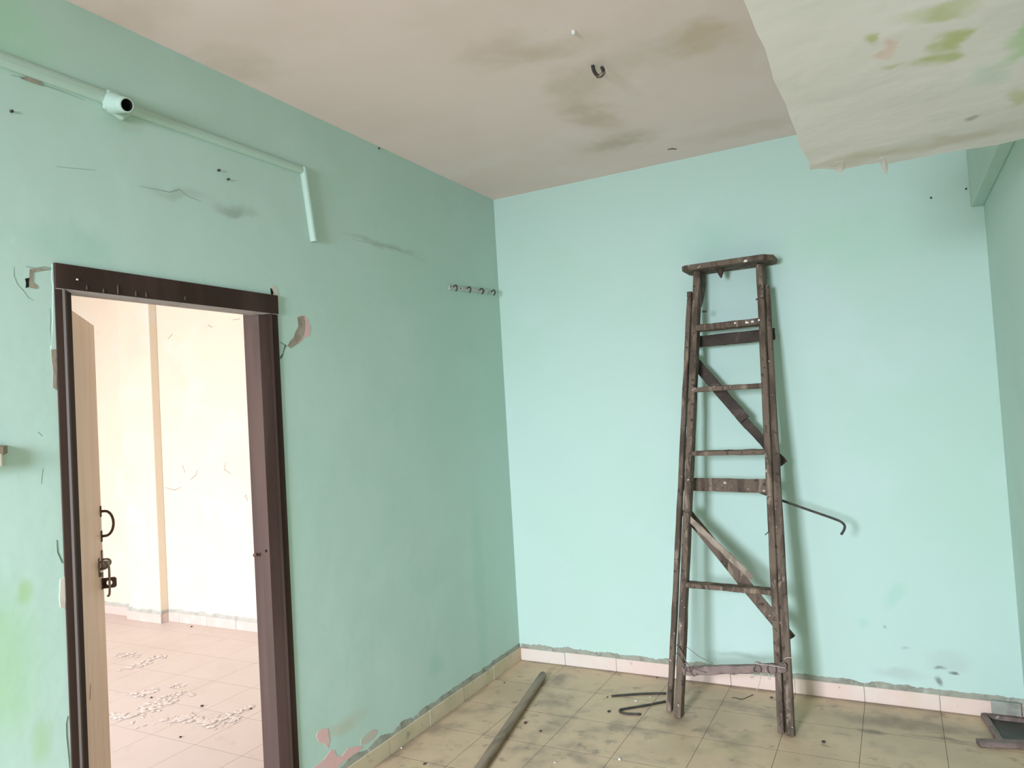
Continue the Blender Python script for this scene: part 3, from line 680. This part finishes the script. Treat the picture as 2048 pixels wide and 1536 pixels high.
# flaked paint scattered over the adjoining floor
bm = bmesh.new(); rnd = random.Random(12); k8 = c_(200, 1150, 5.12)
def strew(path, n, sp, smin, smax):
    for _ in range(n):
        i = rnd.randrange(len(path)-1); t = rnd.random(); p = (path[i][0]*(1-t)+path[i+1][0]*t+rnd.gauss(0, sp), path[i][1]*(1-t)+path[i+1][1]*t+rnd.gauss(0, sp*.35))
        c = onF(k8([p])[0], 0); r = rnd.uniform(smin, smax); m = rnd.randint(4, 6); a0 = rnd.random()*6
        if c.y > Y2-.05 or c.x > -.2: continue
        vs = [V((c.x+r*rnd.uniform(.6, 1)*math.cos(a0+6.283*q/m), c.y+r*rnd.uniform(.6, 1)*math.sin(a0+6.283*q/m), rnd.uniform(.0006, .0035))) for q in range(m)]
        ce = bm.verts.new((c.x, c.y, .005 if r > .015 else .003)); vv = [bm.verts.new(q) for q in vs]
        for q in range(m): bm.faces.new((ce, vv[q], vv[(q+1) % m]))
strew([(130,1440),(280,1440),(430,1385),(560,1350),(700,1280),(850,1200)], 91, 55, .008, .032)
strew([(350,1250),(450,1210),(560,1190)], 42, 42, .008, .028)
strew([(800,1500),(900,1460),(1000,1460),(1100,1520),(1200,1490),(1330,1460)], 77, 58, .01, .035)
strew([(1310,1470),(1430,1390),(1570,1340)], 28, 28, .008, .03)
strew([(200,980),(320,945),(450,910),(560,850),(660,825)], 42, 28, .01, .032)
strew([(180,830),(300,815),(380,830)], 21, 28, .01, .03)
strew([(700,1150),(800,1135)], 11, 28, .01, .02)
strew([(130,1500),(500,1500),(1000,1530),(1500,1450)], 42, 127, .004, .014)
o = link('paint_flakes', bm, m_flake); tag(o, 'flaked white paint scattered over the pale tiles beyond the doorway', 'paint flakes', None, 'stuff')

# ------------------------------------------------------------------ on the walls and ceiling
# conduit run
cz = 2.729; co = empty('cable_conduit', (0, -2.3, cz)); CO = V((0, -2.3, cz))
tag(co, 'mint painted cable conduit running along the wall above the door', 'conduit')
def half_round(name, p0, p1, w, d, parent, org, mat):
    p0, p1 = V(p0), V(p1); ax = (p1-p0).normalized(); sd = nx.cross(ax).normalized(); bm = bmesh.new()
    prof = [(-.5, 0), (-.5, .45), (-.36, .85), (-.15, 1), (.15, 1), (.36, .85), (.5, .45), (.5, 0)]
    prism(bm, [p0-org+sd*(u*w)+nx*(v*d) for u, v in prof], p1-p0); return link(name, bm, mat, parent, False, .0015)
half_round('conduit_run', (0, YR+.05, 2.712), (0, -2.672, 2.726), .046, .020, co, CO, m_mintgloss)
half_round('conduit_run', (0, -2.60, 2.715), (0, -1.772, 2.722), .036, .020, co, CO, m_mintgloss)
half_round('conduit_drop', (0, -1.768, 2.735), (0, -1.722, 2.412), .030, .024, co, CO, m_mintgloss)
plate('paint_loss', [p-CO for p in [onL((40, 156), .001), onL((60, 152), .001), onL((80, 163), .001), onL((85, 172), .001), onL((60, 164), .001)]], nx, .002, m_plaster, co)
# junction box with open pipe stub
JB = CO
bm = bmesh.new()
prism(bm, [V(p)-JB for p in ((0, -2.676, 2.750), (0, -2.625, 2.758), (0, -2.575, 2.71), (0, -2.62, 2.662), (0, -2.688, 2.685))], (.022, 0, 0)); jb = link('pipe_outlet', bm, m_mintgloss, co, False, .008)
p0 = onL((226, 207), .012); ax = on((254, 210), 0, .088)-p0; Ls = ax.length; ax.normalize(); bm = bmesh.new(); N = 24; sa = ax.orthogonal().normalized(); sb = ax.cross(sa)
rings = []
for t, r in ((0, .036), (.025, .033), (.055, .0265), (Ls, .0245), (Ls, .0195), (.02, .0185)):
    rings.append([bm.verts.new(p0-JB+ax*t+(sa*math.cos(6.2832*q/N)+sb*math.sin(6.2832*q/N))*r) for q in range(N)])
for i in range(len(rings)-1):
    for q in range(N):
        f = bm.faces.new((rings[i][q], rings[i][(q+1) % N], rings[i+1][(q+1) % N], rings[i+1][q]))
        if i == 4: f.material_index = 1
bm.faces.new(rings[-1]).material_index = 1
link('pipe_stub', bm, [m_mintgloss, m_black], jb, True)
# coat hook rail in the corner
ra, rb_ = V((0, -.614, 2.343)), V((0, -.125, 2.371)); RA = (ra+rb_)/2
rl = empty('coat_hook_rail', RA); tag(rl, 'short metal rail with dark coat hooks on the wall beside the corner', 'hook rail')
ax = (rb_-ra).normalized(); sd = nx.cross(ax); bm = bmesh.new()
prism(bm, [ra-RA+sd*.012, rb_-RA+sd*.012, rb_-RA-sd*.012, ra-RA-sd*.012], nx*.010); link('rail_strip', bm, m_alu, rl, False, .002)
for t in (.085, .40, .71, 1.02):
    c = ra.lerp(rb_, t)-RA
    tube('coat_hook', [c+V((.006, 0, .002)), c+V((.022, 0, .012)), c+V((.034, -.002, .006)), c+V((.034, -.002, -.012)), c+V((.024, 0, -.022))], .0042, m_rebar, rl, 8, 4)
for t in (.24, .82):
    c = ra.lerp(rb_, t)-RA; tube('rail_screw', [c+V((.006, 0, 0)), c+V((.0125, 0, 0))], .004, m_rebar, rl, 8, 0)
# ceiling fan hook
hc = onF((1186, 131), 3.0); hk = empty('ceiling_hook', hc); tag(hk, 'dark iron fan hook sticking out of the stained ceiling', 'hook')
tube('hook_rod', [(-.002, 0, .01), (.0, 0, -.012), (.006, -.002, -.030), (.016, -.004, -.046), (.030, -.006, -.055), (.044, -.006, -.046), (.042, -.002, -.028), (.036, 0, -.018)], [.0075]*43, m_rebar, hk, 10)
tube('wire_wrap', [(.018, -.010, -.056), (.030, -.014, -.058), (.044, -.013, -.050), (.046, -.002, -.044), (.034, .002, -.05), (.024, -.004, -.055)], .0065, m_steel, hk, 8)
p = onF((1147, 62), 3.0); o = tube('ceiling_plug', [(0, 0, .004), (0, 0, -.006), (0, 0, -.014)], [.008, .009, .006], m_peb_w, None, 12, 0); o.location = p
tag(o, 'tiny white plug stuck in the ceiling near the fan hook', 'plug')
bm = bmesh.new(); prism(bm, ribbon_pts([onF((1335, 299), 3), onF((1343, 297), 3), (onF((1353, 298), 3))], .001, .016, V((0, 0, -1))), (0, 0, -.002)); link('crack', bm, m_crack, ceiling)
# nails and plugs left in the walls
def nail(p, n, r, ln, label, seed):
    p = V(p); o = tube('wall_nail', [V((0, 0, 0)), V(n)*ln], r, m_peb_d, None, 8, 0); o.location = p; return tag(o, label, 'nail', 'nails left in the walls')
nail(onL((436, 341)), nx, .0045, .010, 'small dark nail in the wall above the doorway, below the conduit', 1)
nail(onL((455, 359)), nx, .004, .010, 'small dark nail in the wall above the doorway, below the conduit', 2)
nail(onL((22, 223)), nx, .004, .008, 'dark nail in the wall below the thick stretch of conduit', 3)
nail(onB((1862, 396)), V((0, -1, 0)), .0045, .008, 'dark nail in the far wall below the loft edge', 4)
nail(onB((1932, 378)), V((0, -1, 0)), .004, .008, 'tiny dark nail beside the beam end on the far wall', 5)
nail(onL((757, 297)), nx, .004, .008, 'tiny dark nail where the left wall meets the ceiling', 6)
# small switch block at the left
sp_ = on((15, 905), 0, .03)
sbx = empty('switch_block', (0, sp_.y-.046, sp_.z)); tag(sbx, 'small cream and brown switch block on the wall beside the door', 'switch')
bm = bmesh.new(); prism(bm, [(0, -.10, .034), (.03, -.09, .034), (.03, .035, .016), (0, .062, .020), (0, .062, -.005), (0, -.10, -.005)][:4], (0, 0, -.022)); link('switch_top', bm, m_tan, sbx)
bm = bmesh.new(); prism(bm, [(0, -.10, -.002), (.034, -.09, -.002), (.034, .030, -.002), (0, .055, -.002)], (0, 0, -.036)); link('switch_plate', bm, m_cream_p, sbx, False, .003)
